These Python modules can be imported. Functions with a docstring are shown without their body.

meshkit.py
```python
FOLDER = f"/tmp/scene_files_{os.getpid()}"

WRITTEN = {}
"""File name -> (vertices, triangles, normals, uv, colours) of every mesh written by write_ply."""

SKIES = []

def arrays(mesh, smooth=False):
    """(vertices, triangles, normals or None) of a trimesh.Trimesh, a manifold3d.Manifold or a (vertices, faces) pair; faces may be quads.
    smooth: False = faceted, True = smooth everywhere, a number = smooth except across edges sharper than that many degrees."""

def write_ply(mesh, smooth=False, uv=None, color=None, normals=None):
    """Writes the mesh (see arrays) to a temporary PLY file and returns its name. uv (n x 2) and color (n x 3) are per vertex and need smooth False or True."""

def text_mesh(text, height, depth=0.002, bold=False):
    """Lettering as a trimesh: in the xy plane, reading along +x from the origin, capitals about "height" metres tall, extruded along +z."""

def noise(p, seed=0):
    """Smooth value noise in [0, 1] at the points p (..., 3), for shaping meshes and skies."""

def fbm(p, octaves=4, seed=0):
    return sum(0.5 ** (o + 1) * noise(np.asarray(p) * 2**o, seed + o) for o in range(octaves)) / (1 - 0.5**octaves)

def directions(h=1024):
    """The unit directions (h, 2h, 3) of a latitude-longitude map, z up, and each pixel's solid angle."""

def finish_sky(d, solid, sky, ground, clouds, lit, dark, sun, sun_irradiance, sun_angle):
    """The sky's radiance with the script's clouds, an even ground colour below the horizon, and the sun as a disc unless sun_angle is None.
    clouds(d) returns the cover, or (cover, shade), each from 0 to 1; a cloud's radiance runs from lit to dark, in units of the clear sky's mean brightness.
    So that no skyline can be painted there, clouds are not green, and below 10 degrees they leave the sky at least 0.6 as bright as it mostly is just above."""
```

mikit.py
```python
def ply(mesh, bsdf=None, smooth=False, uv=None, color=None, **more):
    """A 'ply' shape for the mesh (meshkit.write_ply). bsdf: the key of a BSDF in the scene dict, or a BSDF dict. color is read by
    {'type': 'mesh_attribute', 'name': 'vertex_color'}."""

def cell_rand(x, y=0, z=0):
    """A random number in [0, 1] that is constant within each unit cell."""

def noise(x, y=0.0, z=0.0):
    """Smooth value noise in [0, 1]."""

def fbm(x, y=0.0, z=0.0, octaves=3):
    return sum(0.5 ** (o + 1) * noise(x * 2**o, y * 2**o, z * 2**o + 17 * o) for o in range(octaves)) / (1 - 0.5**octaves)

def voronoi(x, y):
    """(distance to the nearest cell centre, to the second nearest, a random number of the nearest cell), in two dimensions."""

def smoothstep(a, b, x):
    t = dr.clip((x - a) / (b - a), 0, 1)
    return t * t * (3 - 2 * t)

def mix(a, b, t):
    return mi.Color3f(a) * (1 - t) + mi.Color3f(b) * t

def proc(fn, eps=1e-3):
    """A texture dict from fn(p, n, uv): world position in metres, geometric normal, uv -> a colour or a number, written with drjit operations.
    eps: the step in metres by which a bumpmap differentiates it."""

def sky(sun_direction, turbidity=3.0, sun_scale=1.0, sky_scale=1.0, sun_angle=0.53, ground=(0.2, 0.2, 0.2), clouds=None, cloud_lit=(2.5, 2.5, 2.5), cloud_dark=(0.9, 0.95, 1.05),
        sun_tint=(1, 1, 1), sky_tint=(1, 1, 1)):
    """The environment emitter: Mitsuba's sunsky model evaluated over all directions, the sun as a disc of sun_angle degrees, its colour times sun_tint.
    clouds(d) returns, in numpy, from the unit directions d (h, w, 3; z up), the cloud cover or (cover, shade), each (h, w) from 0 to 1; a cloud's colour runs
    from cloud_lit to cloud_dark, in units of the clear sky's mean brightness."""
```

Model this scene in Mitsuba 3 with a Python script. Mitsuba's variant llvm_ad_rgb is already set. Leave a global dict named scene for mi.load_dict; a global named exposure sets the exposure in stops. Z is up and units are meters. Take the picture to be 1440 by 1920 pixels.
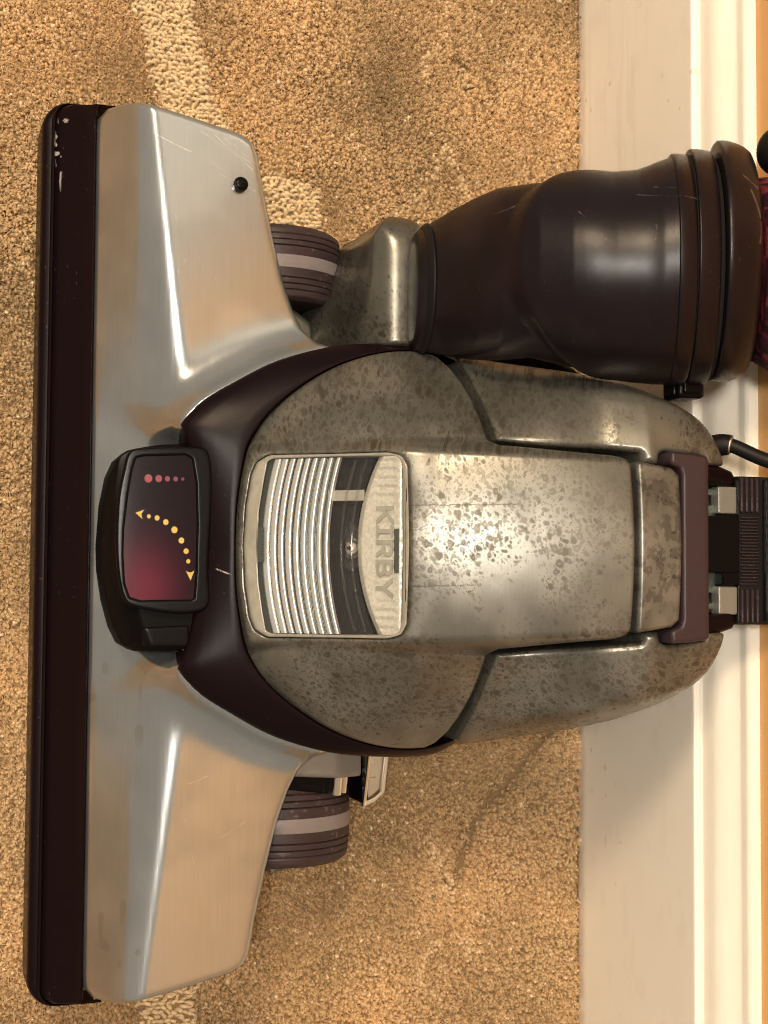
import math
import numpy as np
import trimesh
import shapely
from shapely.geometry import Polygon, LineString, Point, box as sbox
from scipy.spatial import Delaunay, cKDTree
from scipy.interpolate import CubicSpline
import drjit as dr
import mitsuba as mi
import mikit
import meshkit
from mikit import noise, fbm, voronoi, smoothstep, mix, proc, cell_rand

T = mi.ScalarTransform4f
rng = np.random.default_rng(7)

# ------------------------------------------------------------------ camera, light, exposure
exposure = 0.45
scene = {"type": "scene"}
labels = {}
CAM = np.array([0.0, 0.0, 0.68])
FWD = np.array([0.30863386, 0.04978096, -0.94987736])
UPV = np.array([-0.02167379, 0.99873831, 0.04529941])
scene["camera"] = {"type": "thinlens", "fov": 2 * math.degrees(math.atan(720 / 2788.0)), "fov_axis": "x", "near_clip": 0.01, "far_clip": 20.0,
                   "aperture_radius": 0.0012, "focus_distance": 0.60,
                   "to_world": T().look_at(origin=CAM.tolist(), target=(CAM + FWD).tolist(), up=UPV.tolist())}
scene["ambient"] = {"type": "constant", "radiance": {"type": "rgb", "value": [0.29, 0.245, 0.195]}}


def lamp(key, centre, aim, w, h, rgb, shape="rectangle"):
    scene[key] = {"type": shape, "to_world": T().look_at(origin=centre, target=aim, up=[0, 1, 0.01]) @ T().scale([w / 2, h / 2, 1]),
                  "bsdf": {"type": "diffuse", "reflectance": {"type": "rgb", "value": 0.5}},
                  "emitter": {"type": "area", "radiance": {"type": "rgb", "value": rgb}}}


lamp("ceiling_lamp", [-0.50, 0.16, 2.35], [0.1, 0.10, 0], 0.38, 0.38, [80, 74, 65], "disk")
lamp("floor_lamp", [-0.50, 1.05, 1.85], [0.2, 0.0, 0.0], 0.40, 0.40, [58, 45, 30], "disk")
labels["ceiling_lamp"] = {"label": "round white ceiling lamp overhead, outside the picture", "category": "lamp"}
labels["floor_lamp"] = {"label": "warm shaded lamp beside the vacuum cleaner, outside the picture", "category": "lamp"}

# ------------------------------------------------------------------ helpers
OX, OY = 54.5, 15.5            # the machine's own frame: u to the rear, v across, z up, millimetres


def W(v):
    v = np.asarray(v, float)
    return np.column_stack([v[:, 0] + OX, v[:, 1] + OY, v[:, 2]]) / 1000.0


def add(key, mesh, bsdf, smooth=35, **more):
    """mesh in machine millimetres"""
    if hasattr(mesh, "to_mesh"):
        m = mesh.to_mesh()
        mesh = trimesh.Trimesh(m.vert_properties[:, :3], m.tri_verts, process=False)
    m = trimesh.Trimesh(W(mesh.vertices), np.asarray(mesh.faces), process=False)
    scene[key] = mikit.ply(m, bsdf, smooth=smooth, **more)


def mirror(half):
    """half: points (u, v) with v falling from the centre line ... returns the closed outline"""
    half = [tuple(p) for p in half]
    return half + [(u, -v) for u, v in reversed(half) if abs(v) > 1e-9]


def spline(keys, n, closed=False):
    k = np.asarray(keys, float)
    if closed:
        k = np.vstack([k, k[:1]])
    t = np.concatenate([[0], np.cumsum(np.linalg.norm(np.diff(k, axis=0), axis=1) ** 0.7)])
    cs = CubicSpline(t, k, bc_type="periodic" if closed else "natural")
    return cs(np.linspace(0, t[-1], n, endpoint=not closed))


def soft(poly, r):
    return poly.buffer(-r).buffer(2 * r).buffer(-r)


def smin(a, b, k):
    h = np.clip(0.5 + 0.5 * (b - a) / k, 0, 1)
    return b * (1 - h) + a * h - k * h * (1 - h)


def smax(a, b, k):
    return -smin(-a, -b, k)


def sstep(a, b, x):
    t = np.clip((x - a) / (b - a), 0, 1)
    return t * t * (3 - 2 * t)


def hf(poly, zf, zbot, step=2.0, er=0.0, cap=True):
    """A solid over the plan outline: top z = zf(u, v), its rim rounded with radius er, walls down to zbot."""
    if not isinstance(poly, Polygon):
        poly = Polygon(poly)
    poly = poly.buffer(0)
    pts, dist = [], []
    offs = [0.0] + ([er * x for x in (0.06, 0.2, 0.42, 0.7, 1.0)] if er > 0 else [])
    for d in offs:
        q = poly.buffer(-d) if d > 0 else poly
        for g in getattr(q, "geoms", [q]):
            if g.is_empty:
                continue
            for ring in [g.exterior, *g.interiors]:
                n = max(8, int(ring.length / (step * 0.75)))
                c = np.array([ring.interpolate(i / n, normalized=True).coords[0] for i in range(n)])
                if d == 0 and ring.length < 4000:
                    corners = np.array(ring.coords)[:-1]
                    if len(corners) < 40:
                        c = np.vstack([c, corners])
                pts.append(c)
                dist.append(np.full(len(c), d))
    x0, y0, x1, y1 = poly.bounds
    gx, gy = np.meshgrid(np.arange(x0, x1, step), np.arange(y0, y1, step * 0.9))
    gx = gx + (np.arange(gx.shape[0]) % 2)[:, None] * step * 0.5
    g = np.column_stack([gx.ravel(), gy.ravel()])
    inner = poly.buffer(-(er + step * 0.45))
    g = g[shapely.contains_xy(inner, g[:, 0], g[:, 1])] if not inner.is_empty else g[:0]
    pts.append(g)
    dist.append(np.full(len(g), er if er > 0 else 1.0))
    p, d = np.vstack(pts), np.concatenate(dist)
    _, idx = np.unique(np.round(p, 4), axis=0, return_index=True)
    p, d = p[np.sort(idx)], d[np.sort(idx)]
    tri = Delaunay(p).simplices
    c = p[tri].mean(1)
    tri = tri[shapely.contains_xy(poly, c[:, 0], c[:, 1])]
    a = p[tri]
    area = (a[:, 1, 0] - a[:, 0, 0]) * (a[:, 2, 1] - a[:, 0, 1]) - (a[:, 1, 1] - a[:, 0, 1]) * (a[:, 2, 0] - a[:, 0, 0])
    tri = tri[np.abs(area) > 1e-7]
    area = area[np.abs(area) > 1e-7]
    tri[area < 0] = tri[area < 0][:, ::-1]
    z = zf(p[:, 0], p[:, 1]) * np.ones(len(p))
    if er > 0:
        dd = np.clip(d, 0, er)
        z = z - (er - np.sqrt(np.maximum(er ** 2 - (er - dd) ** 2, 0)))
    e = np.vstack([tri[:, [0, 1]], tri[:, [1, 2]], tri[:, [2, 0]]])
    key = e[:, 0].astype(np.int64) * len(p) + e[:, 1]
    rev = e[:, 1].astype(np.int64) * len(p) + e[:, 0]
    b = e[~np.isin(key, rev)]
    zb = (zbot(p[:, 0], p[:, 1]) if callable(zbot) else np.full(len(p), float(zbot)))
    top = np.column_stack([p, z])
    low = np.column_stack([p, zb])
    n = len(p)
    walls = np.vstack([np.column_stack([b[:, 1], b[:, 0], b[:, 0] + n]), np.column_stack([b[:, 1], b[:, 0] + n, b[:, 1] + n])])
    f = [tri, walls]
    if cap:
        f.append(tri[:, ::-1] + n)
    m = trimesh.Trimesh(np.vstack([top, low]), np.vstack(f), process=False)
    m.remove_unreferenced_vertices()
    return m


def loft(rows, closed=False, ends=False):
    """rows: (m, n, 3) sections -> skin"""
    r = np.asarray(rows, float)
    m, n = r.shape[:2]
    i, j = np.meshgrid(np.arange(m - 1), np.arange(n if closed else n - 1), indexing="ij")
    a, b2 = i * n + j, i * n + (j + 1) % n
    c, d = (i + 1) * n + (j + 1) % n, (i + 1) * n + j
    f = np.vstack([np.stack([a, b2, c], -1).reshape(-1, 3), np.stack([a, c, d], -1).reshape(-1, 3)])
    v = r.reshape(-1, 3)
    if ends:
        v = np.vstack([v, r[0].mean(0), r[-1].mean(0)])
        k = np.arange(n)
        f = np.vstack([f, np.column_stack([np.full(n, m * n), (k + 1) % n, k]), np.column_stack([np.full(n, m * n + 1), (m - 1) * n + k, (m - 1) * n + (k + 1) % n])])
    t = trimesh.Trimesh(v, f, process=False)
    if ends and t.volume < 0:
        t.invert()
    return t


def sweep(path, radius, sides=16):
    """round tube along a path, closed at its ends; radius a number or one per point"""
    p = np.asarray(path, float)
    t = np.gradient(p, axis=0)
    t /= np.linalg.norm(t, axis=1, keepdims=True)
    ref = np.array([0, 0, 1.0]) if abs(t[:, 2]).max() < 0.9 else np.array([0.3, 1.0, 0.1])
    a = np.cross(t, ref)
    a /= np.linalg.norm(a, axis=1, keepdims=True)
    b = np.cross(t, a)
    th = np.arange(sides) * 2 * np.pi / sides
    r = np.broadcast_to(radius, (len(p),))[:, None, None]
    rows = p[:, None] + r * (np.cos(th)[None, :, None] * a[:, None] + np.sin(th)[None, :, None] * b[:, None])
    return loft(rows, True, True)


def rbox(u0, u1, v0, v1, z0, z1, r=1.0, step=None):
    r = min(r, (u1 - u0) * 0.45, (v1 - v0) * 0.45)
    return hf(sbox(u0, v0, u1, v1).buffer(-r).buffer(r, quad_segs=4), lambda u, v: np.full(np.shape(u), float(z1)), z0, step or max(u1 - u0, v1 - v0) / 6, min(r, (z1 - z0) * 0.8))


def cat(*ms):
    return trimesh.util.concatenate([trimesh.Trimesh(m.vertices, m.faces, process=False) for m in ms])


# ------------------------------------------------------------------ materials
def rgb(*c):
    return {"type": "rgb", "value": list(c)}


def two(b):
    return {"type": "twosided", "bsdf": b}


def f_nozzle(p, n, uv):
    brush = noise(p.x * 2600, p.y * 60, p.z * 900)
    blot = fbm(p.x * 38, p.y * 38, p.z * 38 + 5, 3)
    c = mix((0.375, 0.393, 0.402), (0.445, 0.463, 0.472), smoothstep(0.3, 0.7, blot))
    c = c * (0.965 + 0.07 * brush)
    sp = smoothstep(0.80, 0.86, noise(p.x * 170 + 3, p.y * 170, p.z * 170)) * smoothstep(0.45, 0.6, noise(p.x * 22, p.y * 22 + 9, 1.5))
    u, v = p.x * 1000 - OX, p.y * 1000 - OY
    sc = mi.Float(0)
    for u0, v0, u1, v1, w, k in ((41, 169, 56, 163, 0.16, 0.8), (60, 172, 81, 161, 0.10, 0.6), (66, 171, 82, 158, 0.12, 0.9), (70, 170, 80, 163, 0.10, 0.7), (72, 172, 79, 158, 0.08, 0.6), (64, 160, 83, 149, 0.10, 0.5), (74, 168, 84, 160, 0.09, 0.7), (68, 155, 76, 152, 0.1, 0.4),
                                 (60, 120, 62, 104, 0.10, 0.5), (66, 128, 67, 110, 0.08, 0.4), (58, -96, 66, -93, 0.12, 0.5), (72, -118, 82, -112, 0.12, 0.45), (57, -110, 61, -128, 0.14, 0.3), (50, 136, 51.5, 112, 0.08, 0.5), (54, 118, 55, 96, 0.07, 0.4)):
        lx, ly = u1 - u0, v1 - v0
        ll = math.hypot(lx, ly)
        t = dr.clip(((u - u0) * lx + (v - v0) * ly) / (ll * ll), 0, 1)
        bend = 0.9 * t * (1 - t)
        d = dr.sqrt(dr.square(u - u0 - t * lx) + dr.square(v - v0 - t * ly + bend))
        sc = dr.maximum(sc, k * (1 - smoothstep(w * 0.5, w * 1.6, d)) * (0.5 + 0.5 * noise(t * 14, u0, v0)))
    c = mix(c, (0.95, 0.94, 0.90), 0.8 * sc)
    return mix(c, (0.22, 0.19, 0.15), 0.25 * sp)


def f_nozzle_r(p, n, uv):
    s = noise(p.x * 3000, p.y * 45, 2.0)
    return 0.165 + 0.06 * fbm(p.x * 45, p.y * 45, p.z * 45 + 2, 3) + 0.05 * (s - 0.5)


scene["nozzle_metal"] = two({"type": "principled", "base_color": proc(f_nozzle), "metallic": 0.85, "roughness": proc(f_nozzle_r), "specular": 0.5})


def spots(p):
    x, y, z = p.x + 0.5 * p.z, p.y + 0.5 * p.z, p.z
    su, sv = p.x * 1000 - OX, dr.abs(p.y * 1000 - OY)
    worn = dr.exp(-dr.square((su - 112) / 34) - dr.square((sv - 56) / 24))
    cl = smoothstep(0.34, 0.58, fbm(x * 36 + 4, y * 36, z * 20, 3) + 0.22 * worn)
    rough = noise(x * 1100, y * 1100, 2.0) - 0.5
    wx, wy = 0.0016 * (noise(x * 420, y * 420, 3.1) - 0.5), 0.0016 * (noise(x * 420, y * 420, 8.7) - 0.5)
    out = mi.Float(0)
    for f, r0, r1, dens, k in ((235, 0.10, 0.34, 0.62, 0.92), (430, 0.14, 0.36, 0.70, 0.85), (800, 0.14, 0.36, 0.65, 0.7)):
        d, d2, w = voronoi((x + wx) * f + f, (y + wy) * f)
        r = r0 + r1 * cell_rand(w * 7919, 3) * (0.35 + 0.75 * cl)
        on = smoothstep(0.0, 0.12, cell_rand(w * 1543, 5) - (1 - dens * (0.22 + 0.95 * cl)))
        d = d * (1 + 0.55 * rough)
        body = 1 - smoothstep(r * 0.55, r * 1.15, d)
        hollow = 1 - 0.45 * (1 - smoothstep(r * 0.1, r * 0.55, d)) * smoothstep(0.5, 0.6, cell_rand(w * 331, 9))
        out = dr.maximum(out, k * (0.55 + 0.45 * cell_rand(w * 77, 1)) * body * hollow * on)
    haze = 0.16 * smoothstep(0.5, 0.75, fbm(x * 120, y * 120 + 3, z * 60, 3)) * cl
    return dr.clip(dr.maximum(out, haze), 0, 1)


def step_top(p):
    return smoothstep(0.140, 0.145, p.z)


def f_hood(p, n, uv):
    b = fbm(p.x * 60, p.y * 60, p.z * 60, 3)
    c = mix((0.118, 0.112, 0.094), (0.182, 0.173, 0.147), smoothstep(0.3, 0.7, b))
    c = c * (0.95 + 0.10 * noise(p.x * 2200, p.y * 120, 1.0))
    u, v = p.x * 1000 - OX, p.y * 1000 - OY
    wob = 0.5 * (noise(u * 0.8, v * 0.8, 3.0) - 0.5)
    l1 = (1 - smoothstep(0.10, 0.32, dr.abs(v - 15.0 + 0.02 * (u - 131) * -1 + wob))) * smoothstep(126, 130, u) * (1 - smoothstep(165, 168, u))
    l2 = (1 - smoothstep(0.08, 0.28, dr.abs(v + 15.6 - 0.03 * (u - 128) + wob))) * smoothstep(127, 129, u) * (1 - smoothstep(150, 152.5, u))
    l3 = (1 - smoothstep(0.05, 0.2, dr.abs(v - 6.0 - 0.07 * (u - 130) + wob))) * smoothstep(124, 129, u) * (1 - smoothstep(138, 141, u)) * 0.7
    c = mix(c, (0.045, 0.036, 0.024), 0.86 * spots(p))
    return mix(c, (0.05, 0.04, 0.03), 0.85 * dr.maximum(dr.maximum(l1, l2), l3) * step_top(p))


def f_hood_r(p, n, uv):
    return 0.27 + 0.06 * fbm(p.x * 80, p.y * 80, p.z * 80, 2) + 0.2 * spots(p)


scene["port_metal"] = two({"type": "principled", "base_color": proc(f_hood), "metallic": 0.8, "roughness": 0.3, "specular": 0.5})
scene["hood_metal"] = two({"type": "principled", "base_color": proc(f_hood), "metallic": 0.52, "roughness": proc(f_hood_r), "specular": 0.5})


def f_plate(p, n, uv):
    b = fbm(p.x * 90, p.y * 60, p.z * 60, 3)
    c = mix((0.14, 0.137, 0.122), (0.215, 0.21, 0.192), smoothstep(0.35, 0.65, b))
    k = smoothstep(0.47, 0.60, fbm(p.x * 420, p.y * 300, 4.0, 4)) * (0.25 + 0.75 * smoothstep(0.3, 0.6, noise(p.x * 75, p.y * 70, 7.7)))
    return mix(c, (0.040, 0.039, 0.036), dr.clip(0.5 * k + 0.55 * spots(p), 0, 0.85))


scene["plate_metal"] = two({"type": "principled", "base_color": proc(f_plate), "metallic": 0.7, "roughness": 0.40, "specular": 0.5})


def f_plum(p, n, uv):
    dust = smoothstep(0.90, 0.95, noise(p.x * 900, p.y * 900, p.z * 900)) * smoothstep(0.5, 0.7, noise(p.x * 50, p.y * 50, 2.2))
    u, v = p.x * 1000 - OX, p.y * 1000 - OY
    path = dr.abs(u - 6.6 + 0.06 * (v - 175)) + 0.10 * dr.abs(v - 172)
    chip = smoothstep(0.60, 0.68, noise(u * 0.9, v * 0.55, 4.0)) * (1 - smoothstep(1.2, 2.2, path))
    spot = 1 - smoothstep(0.7, 1.6, dr.sqrt(dr.square(u - 9.5) + dr.square(v - 184.5)) + 0.9 * noise(u * 2, v * 2, 1.0))
    trim = (1 - smoothstep(0.18, 0.42, dr.abs((v + 10.0) + 0.42 * (u - 67)))) * smoothstep(64.5, 65.5, u) * (1 - smoothstep(69.8, 70.6, u)) * smoothstep(0.3, 0.6, noise(u * 3, v * 3, 9.0))
    c = mix((0.0062, 0.0026, 0.0038), (0.30, 0.27, 0.25), 0.12 * dust)
    return mix(c, (0.42, 0.38, 0.35), 0.8 * dr.maximum(dr.maximum(chip, spot), trim))


scene["plum_plastic"] = two({"type": "principled", "base_color": proc(f_plum), "roughness": 0.32, "specular": 0.09})


def f_elbow(p, n, uv):
    wear = smoothstep(0.5, 0.75, fbm(p.x * 35, p.y * 35, p.z * 35, 4))
    u, v = p.x * 1000 - OX, p.y * 1000 - OY
    sc = mi.Float(0)
    for u0, v0, u1, v1, w, k in ((182, 124, 190, 112, 0.13, 0.9), (190, 112, 189, 106, 0.10, 0.6), (186, 104, 191, 97, 0.10, 0.5), (176, 112, 189, 106, 0.10, 0.25), (204, 131, 222, 128, 0.2, 0.5), (210, 134, 216, 133, 0.16, 0.5), (207, 118, 206, 112, 0.2, 0.5),
                                 (160, 128, 166, 130, 0.2, 0.7), (243, 132, 246, 122, 0.45, 0.8), (246, 120, 245, 112, 0.35, 0.7), (249, 128, 251, 122, 0.3, 0.7), (241, 138, 247, 134, 0.4, 0.6), (171, 98, 172, 95, 0.12, 0.4)):
        lx, ly = u1 - u0, v1 - v0
        ll = math.hypot(lx, ly)
        t = dr.clip(((u - u0) * lx + (v - v0) * ly) / (ll * ll), 0, 1)
        d = dr.sqrt(dr.square(u - u0 - t * lx - 0.8 * t * (1 - t)) + dr.square(v - v0 - t * ly + 1.1 * t * (1 - t)))
        sc = dr.maximum(sc, k * (1 - smoothstep(w * 0.5, w * 1.6, d + 0.25 * (noise(u * 2, v * 2, 1.0) - 0.5))))
    sc = sc * smoothstep(0.150, 0.165, p.z)
    dust = smoothstep(0.90, 0.96, noise(p.x * 1100, p.y * 1100, p.z * 1100))
    c = mix((0.0062, 0.0032, 0.0050), (0.0115, 0.0066, 0.0088), wear)
    return mix(c, (0.16, 0.12, 0.11), dr.maximum(0.6 * sc, 0.12 * dust))


def f_elbow_r(p, n, uv):
    return 0.25 + 0.12 * fbm(p.x * 90, p.y * 90, p.z * 90, 3) + 0.05 * noise(p.x * 1500, p.y * 1500, p.z * 1500)


scene["elbow_plastic"] = two({"type": "principled", "base_color": proc(f_elbow), "roughness": proc(f_elbow_r), "specular": 0.26})
scene["bracket_plastic"] = two({"type": "principled", "base_color": rgb(0.032, 0.0185, 0.023), "roughness": 0.45, "specular": 0.4})
scene["black_plastic"] = two({"type": "principled", "base_color": rgb(0.004, 0.0036, 0.004), "roughness": 0.24, "specular": 0.09})
scene["black_matte"] = two({"type": "principled", "base_color": rgb(0.0035, 0.0032, 0.0035), "roughness": 0.45, "specular": 0.04})
scene["black_rubber"] = two({"type": "principled", "base_color": rgb(0.007, 0.006, 0.0065), "roughness": 0.5, "specular": 0.2})
scene["dark_gap"] = two({"type": "principled", "base_color": rgb(0.012, 0.011, 0.010), "roughness": 0.8, "specular": 0.1})


def f_tyre(p, n, uv):
    c = mix((0.020, 0.0115, 0.0135), (0.036, 0.023, 0.025), fbm(p.x * 120, p.y * 400, p.z * 120, 3))
    lint = smoothstep(0.74, 0.84, noise(p.x * 500, p.y * 900, p.z * 500)) * smoothstep(0.45, 0.65, noise(p.x * 90, p.y * 120, p.z * 90))
    return mix(c, (0.22, 0.17, 0.14), 0.22 * lint)


scene["tyre_rubber"] = two({"type": "principled", "base_color": proc(f_tyre), "roughness": 0.5, "specular": 0.4})
scene["stripe_plastic"] = two({"type": "principled", "base_color": rgb(0.17, 0.148, 0.150), "roughness": 0.35, "specular": 0.5})
scene["chrome"] = two({"type": "principled", "base_color": rgb(0.80, 0.78, 0.74), "metallic": 1.0, "roughness": 0.06})
scene["pale_metal"] = two({"type": "principled", "base_color": rgb(0.24, 0.235, 0.215), "metallic": 0.5, "roughness": 0.4})
scene["black_gloss"] = two({"type": "principled", "base_color": rgb(0.012, 0.014, 0.013), "roughness": 0.06, "specular": 0.7, "clearcoat": 0.5, "clearcoat_gloss": 0.95})
scene["grey_casting"] = two({"type": "principled", "base_color": rgb(0.17, 0.165, 0.15), "metallic": 0.3, "roughness": 0.38})
scene["black_chrome"] = two({"type": "principled", "base_color": rgb(0.16, 0.17, 0.16), "metallic": 1.0, "roughness": 0.07})
scene["dull_steel"] = two({"type": "principled", "base_color": rgb(0.62, 0.60, 0.55), "metallic": 1.0, "roughness": 0.32})
scene["dark_steel"] = two({"type": "principled", "base_color": rgb(0.10, 0.115, 0.10), "metallic": 0.7, "roughness": 0.3})
scene["reflector_metal"] = two({"type": "principled", "base_color": rgb(0.90, 0.88, 0.82), "metallic": 1.0, "roughness": 0.22})
scene["rib_plastic"] = two({"type": "principled", "base_color": rgb(0.80, 0.79, 0.76), "metallic": 0.78, "roughness": 0.22})
scene["clear_plastic"] = {"type": "dielectric", "int_ior": 1.49}
scene["clear_sheet"] = {"type": "thindielectric", "int_ior": 1.49}


def f_cream(p, n, uv):
    return mix((0.21, 0.197, 0.158), (0.33, 0.312, 0.258), fbm(p.x * 260, p.y * 260, p.z * 260, 3))


scene["cream_plastic"] = two({"type": "principled", "base_color": proc(f_cream), "roughness": 0.25, "specular": 0.5, "clearcoat": 0.6, "clearcoat_gloss": 0.9})
scene["frosted_plastic"] = two({"type": "principled", "base_color": proc(lambda p, n, uv: mix((0.36, 0.34, 0.28), (0.52, 0.50, 0.43), noise(p.x * 1400, p.y * 1400, p.z * 1400))),
                                "roughness": 0.28, "specular": 0.6, "clearcoat": 0.5, "clearcoat_gloss": 0.85})


def f_bag(p, n, uv):
    k = smoothstep(0.46, 0.60, fbm(p.x * 190, p.y * 190, p.z * 190, 4))
    return mix((0.030, 0.010, 0.016), (0.16, 0.028, 0.034), k) * (0.8 + 0.4 * noise(p.x * 1500, p.y * 1500, p.z * 1500))


scene["bag_fabric"] = two({"type": "principled", "base_color": proc(f_bag), "roughness": 0.9, "specular": 0.1, "sheen": 0.5})


def f_board(p, n, uv):
    c = mix((0.84, 0.785, 0.68), (0.88, 0.83, 0.73), fbm(p.y * 11, p.z * 26, p.x * 20, 3))
    st = smoothstep(0.62, 0.82, fbm(p.y * 60, p.z * 130 + 3, 1.0, 3))
    c = mix(c, (0.56, 0.49, 0.37), 0.10 * st)
    ch = smoothstep(0.90, 0.94, noise(p.y * 150 + 5, p.z * 190, 3.0)) * smoothstep(0.5, 0.7, noise(p.y * 23, p.z * 31, 8.0))
    c = mix(c, (0.50, 0.38, 0.28), 0.4 * ch)
    scuff = smoothstep(0.70, 0.78, noise(p.y * 26, p.z * 420, 6.0)) * smoothstep(0.60, 0.75, noise(p.y * 14, p.z * 40, 2.0))
    grime = (1 - smoothstep(0.0, 0.006, p.z)) * (0.35 + 0.65 * noise(p.y * 180, p.z * 300, 4.0))
    return mix(mix(c, (0.60, 0.52, 0.42), 0.15 * scuff), (0.42, 0.31, 0.20), 0.55 * grime)


scene["board_paint"] = two({"type": "principled", "base_color": proc(f_board), "roughness": 0.42, "specular": 0.4})
scene["trim_paint"] = two({"type": "principled", "base_color": proc(lambda p, n, uv: mix((0.80, 0.745, 0.63), (0.86, 0.81, 0.71), fbm(p.y * 40, p.z * 200, p.x * 90, 3))), "roughness": 0.38, "specular": 0.4})
scene["wall_paint"] = two({"type": "diffuse", "reflectance": proc(lambda p, n, uv: mix((0.70, 0.405, 0.175), (0.76, 0.45, 0.20), fbm(p.y * 25, p.z * 25, 0.0, 3)))})
scene["door_paint"] = two({"type": "principled", "base_color": rgb(0.40, 0.41, 0.40), "roughness": 0.4, "specular": 0.4})
scene["carpet_backing"] = two({"type": "diffuse", "reflectance": rgb(0.25, 0.165, 0.085)})
scene["pile_yarn"] = two({"type": "principled", "base_color": {"type": "mesh_attribute", "name": "vertex_color"}, "roughness": 0.85, "specular": 0.15, "sheen": 0.35})

# ------------------------------------------------------------------ setting: wall, baseboard, carpet
FU = 271.1                       # the board's face
prof = [(FU, -7), (FU, 108.6), (FU + 0.5, 109.8), (FU + 1.2, 110.2), (FU + 3.2, 110.4), (FU + 3.9, 111.2), (FU + 4.2, 114), (FU + 4.6, 118), (FU + 6.0, 121.4), (FU + 8.2, 123.8), (FU + 10.4, 126.8), (FU + 11.4, 128.4),
        (FU + 11.7, 129.4), (FU + 11.8, 132.4), (FU + 12.3, 133.6), (FU + 13.2, 134.4), (FU + 15.6, 134.9), (FU + 17.2, 134.9)]


def strip(pr, back, y0=-900, y1=343, n=161):
    """a moulding run along v from its profile (u, z), with slight waviness of old paint"""
    pr = [tuple(map(float, q)) for q in pr]
    pts = pr + [(back, pr[-1][1]), (back, pr[0][1])]
    ys = np.linspace(y0, y1, n)
    rows = []
    for y in ys:
        r = np.array([(a, y, b) for a, b in pts])
        k = meshkit.fbm(np.column_stack([r[:-2, 0] * 0.2, np.full(len(pr), y * 0.02), r[:-2, 2] * 0.25]), 3, 4) - 0.5
        r[:-2, 0] += 0.35 * k
        rows.append(r)
    m = loft(np.array(rows), True, True)
    return m


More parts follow.
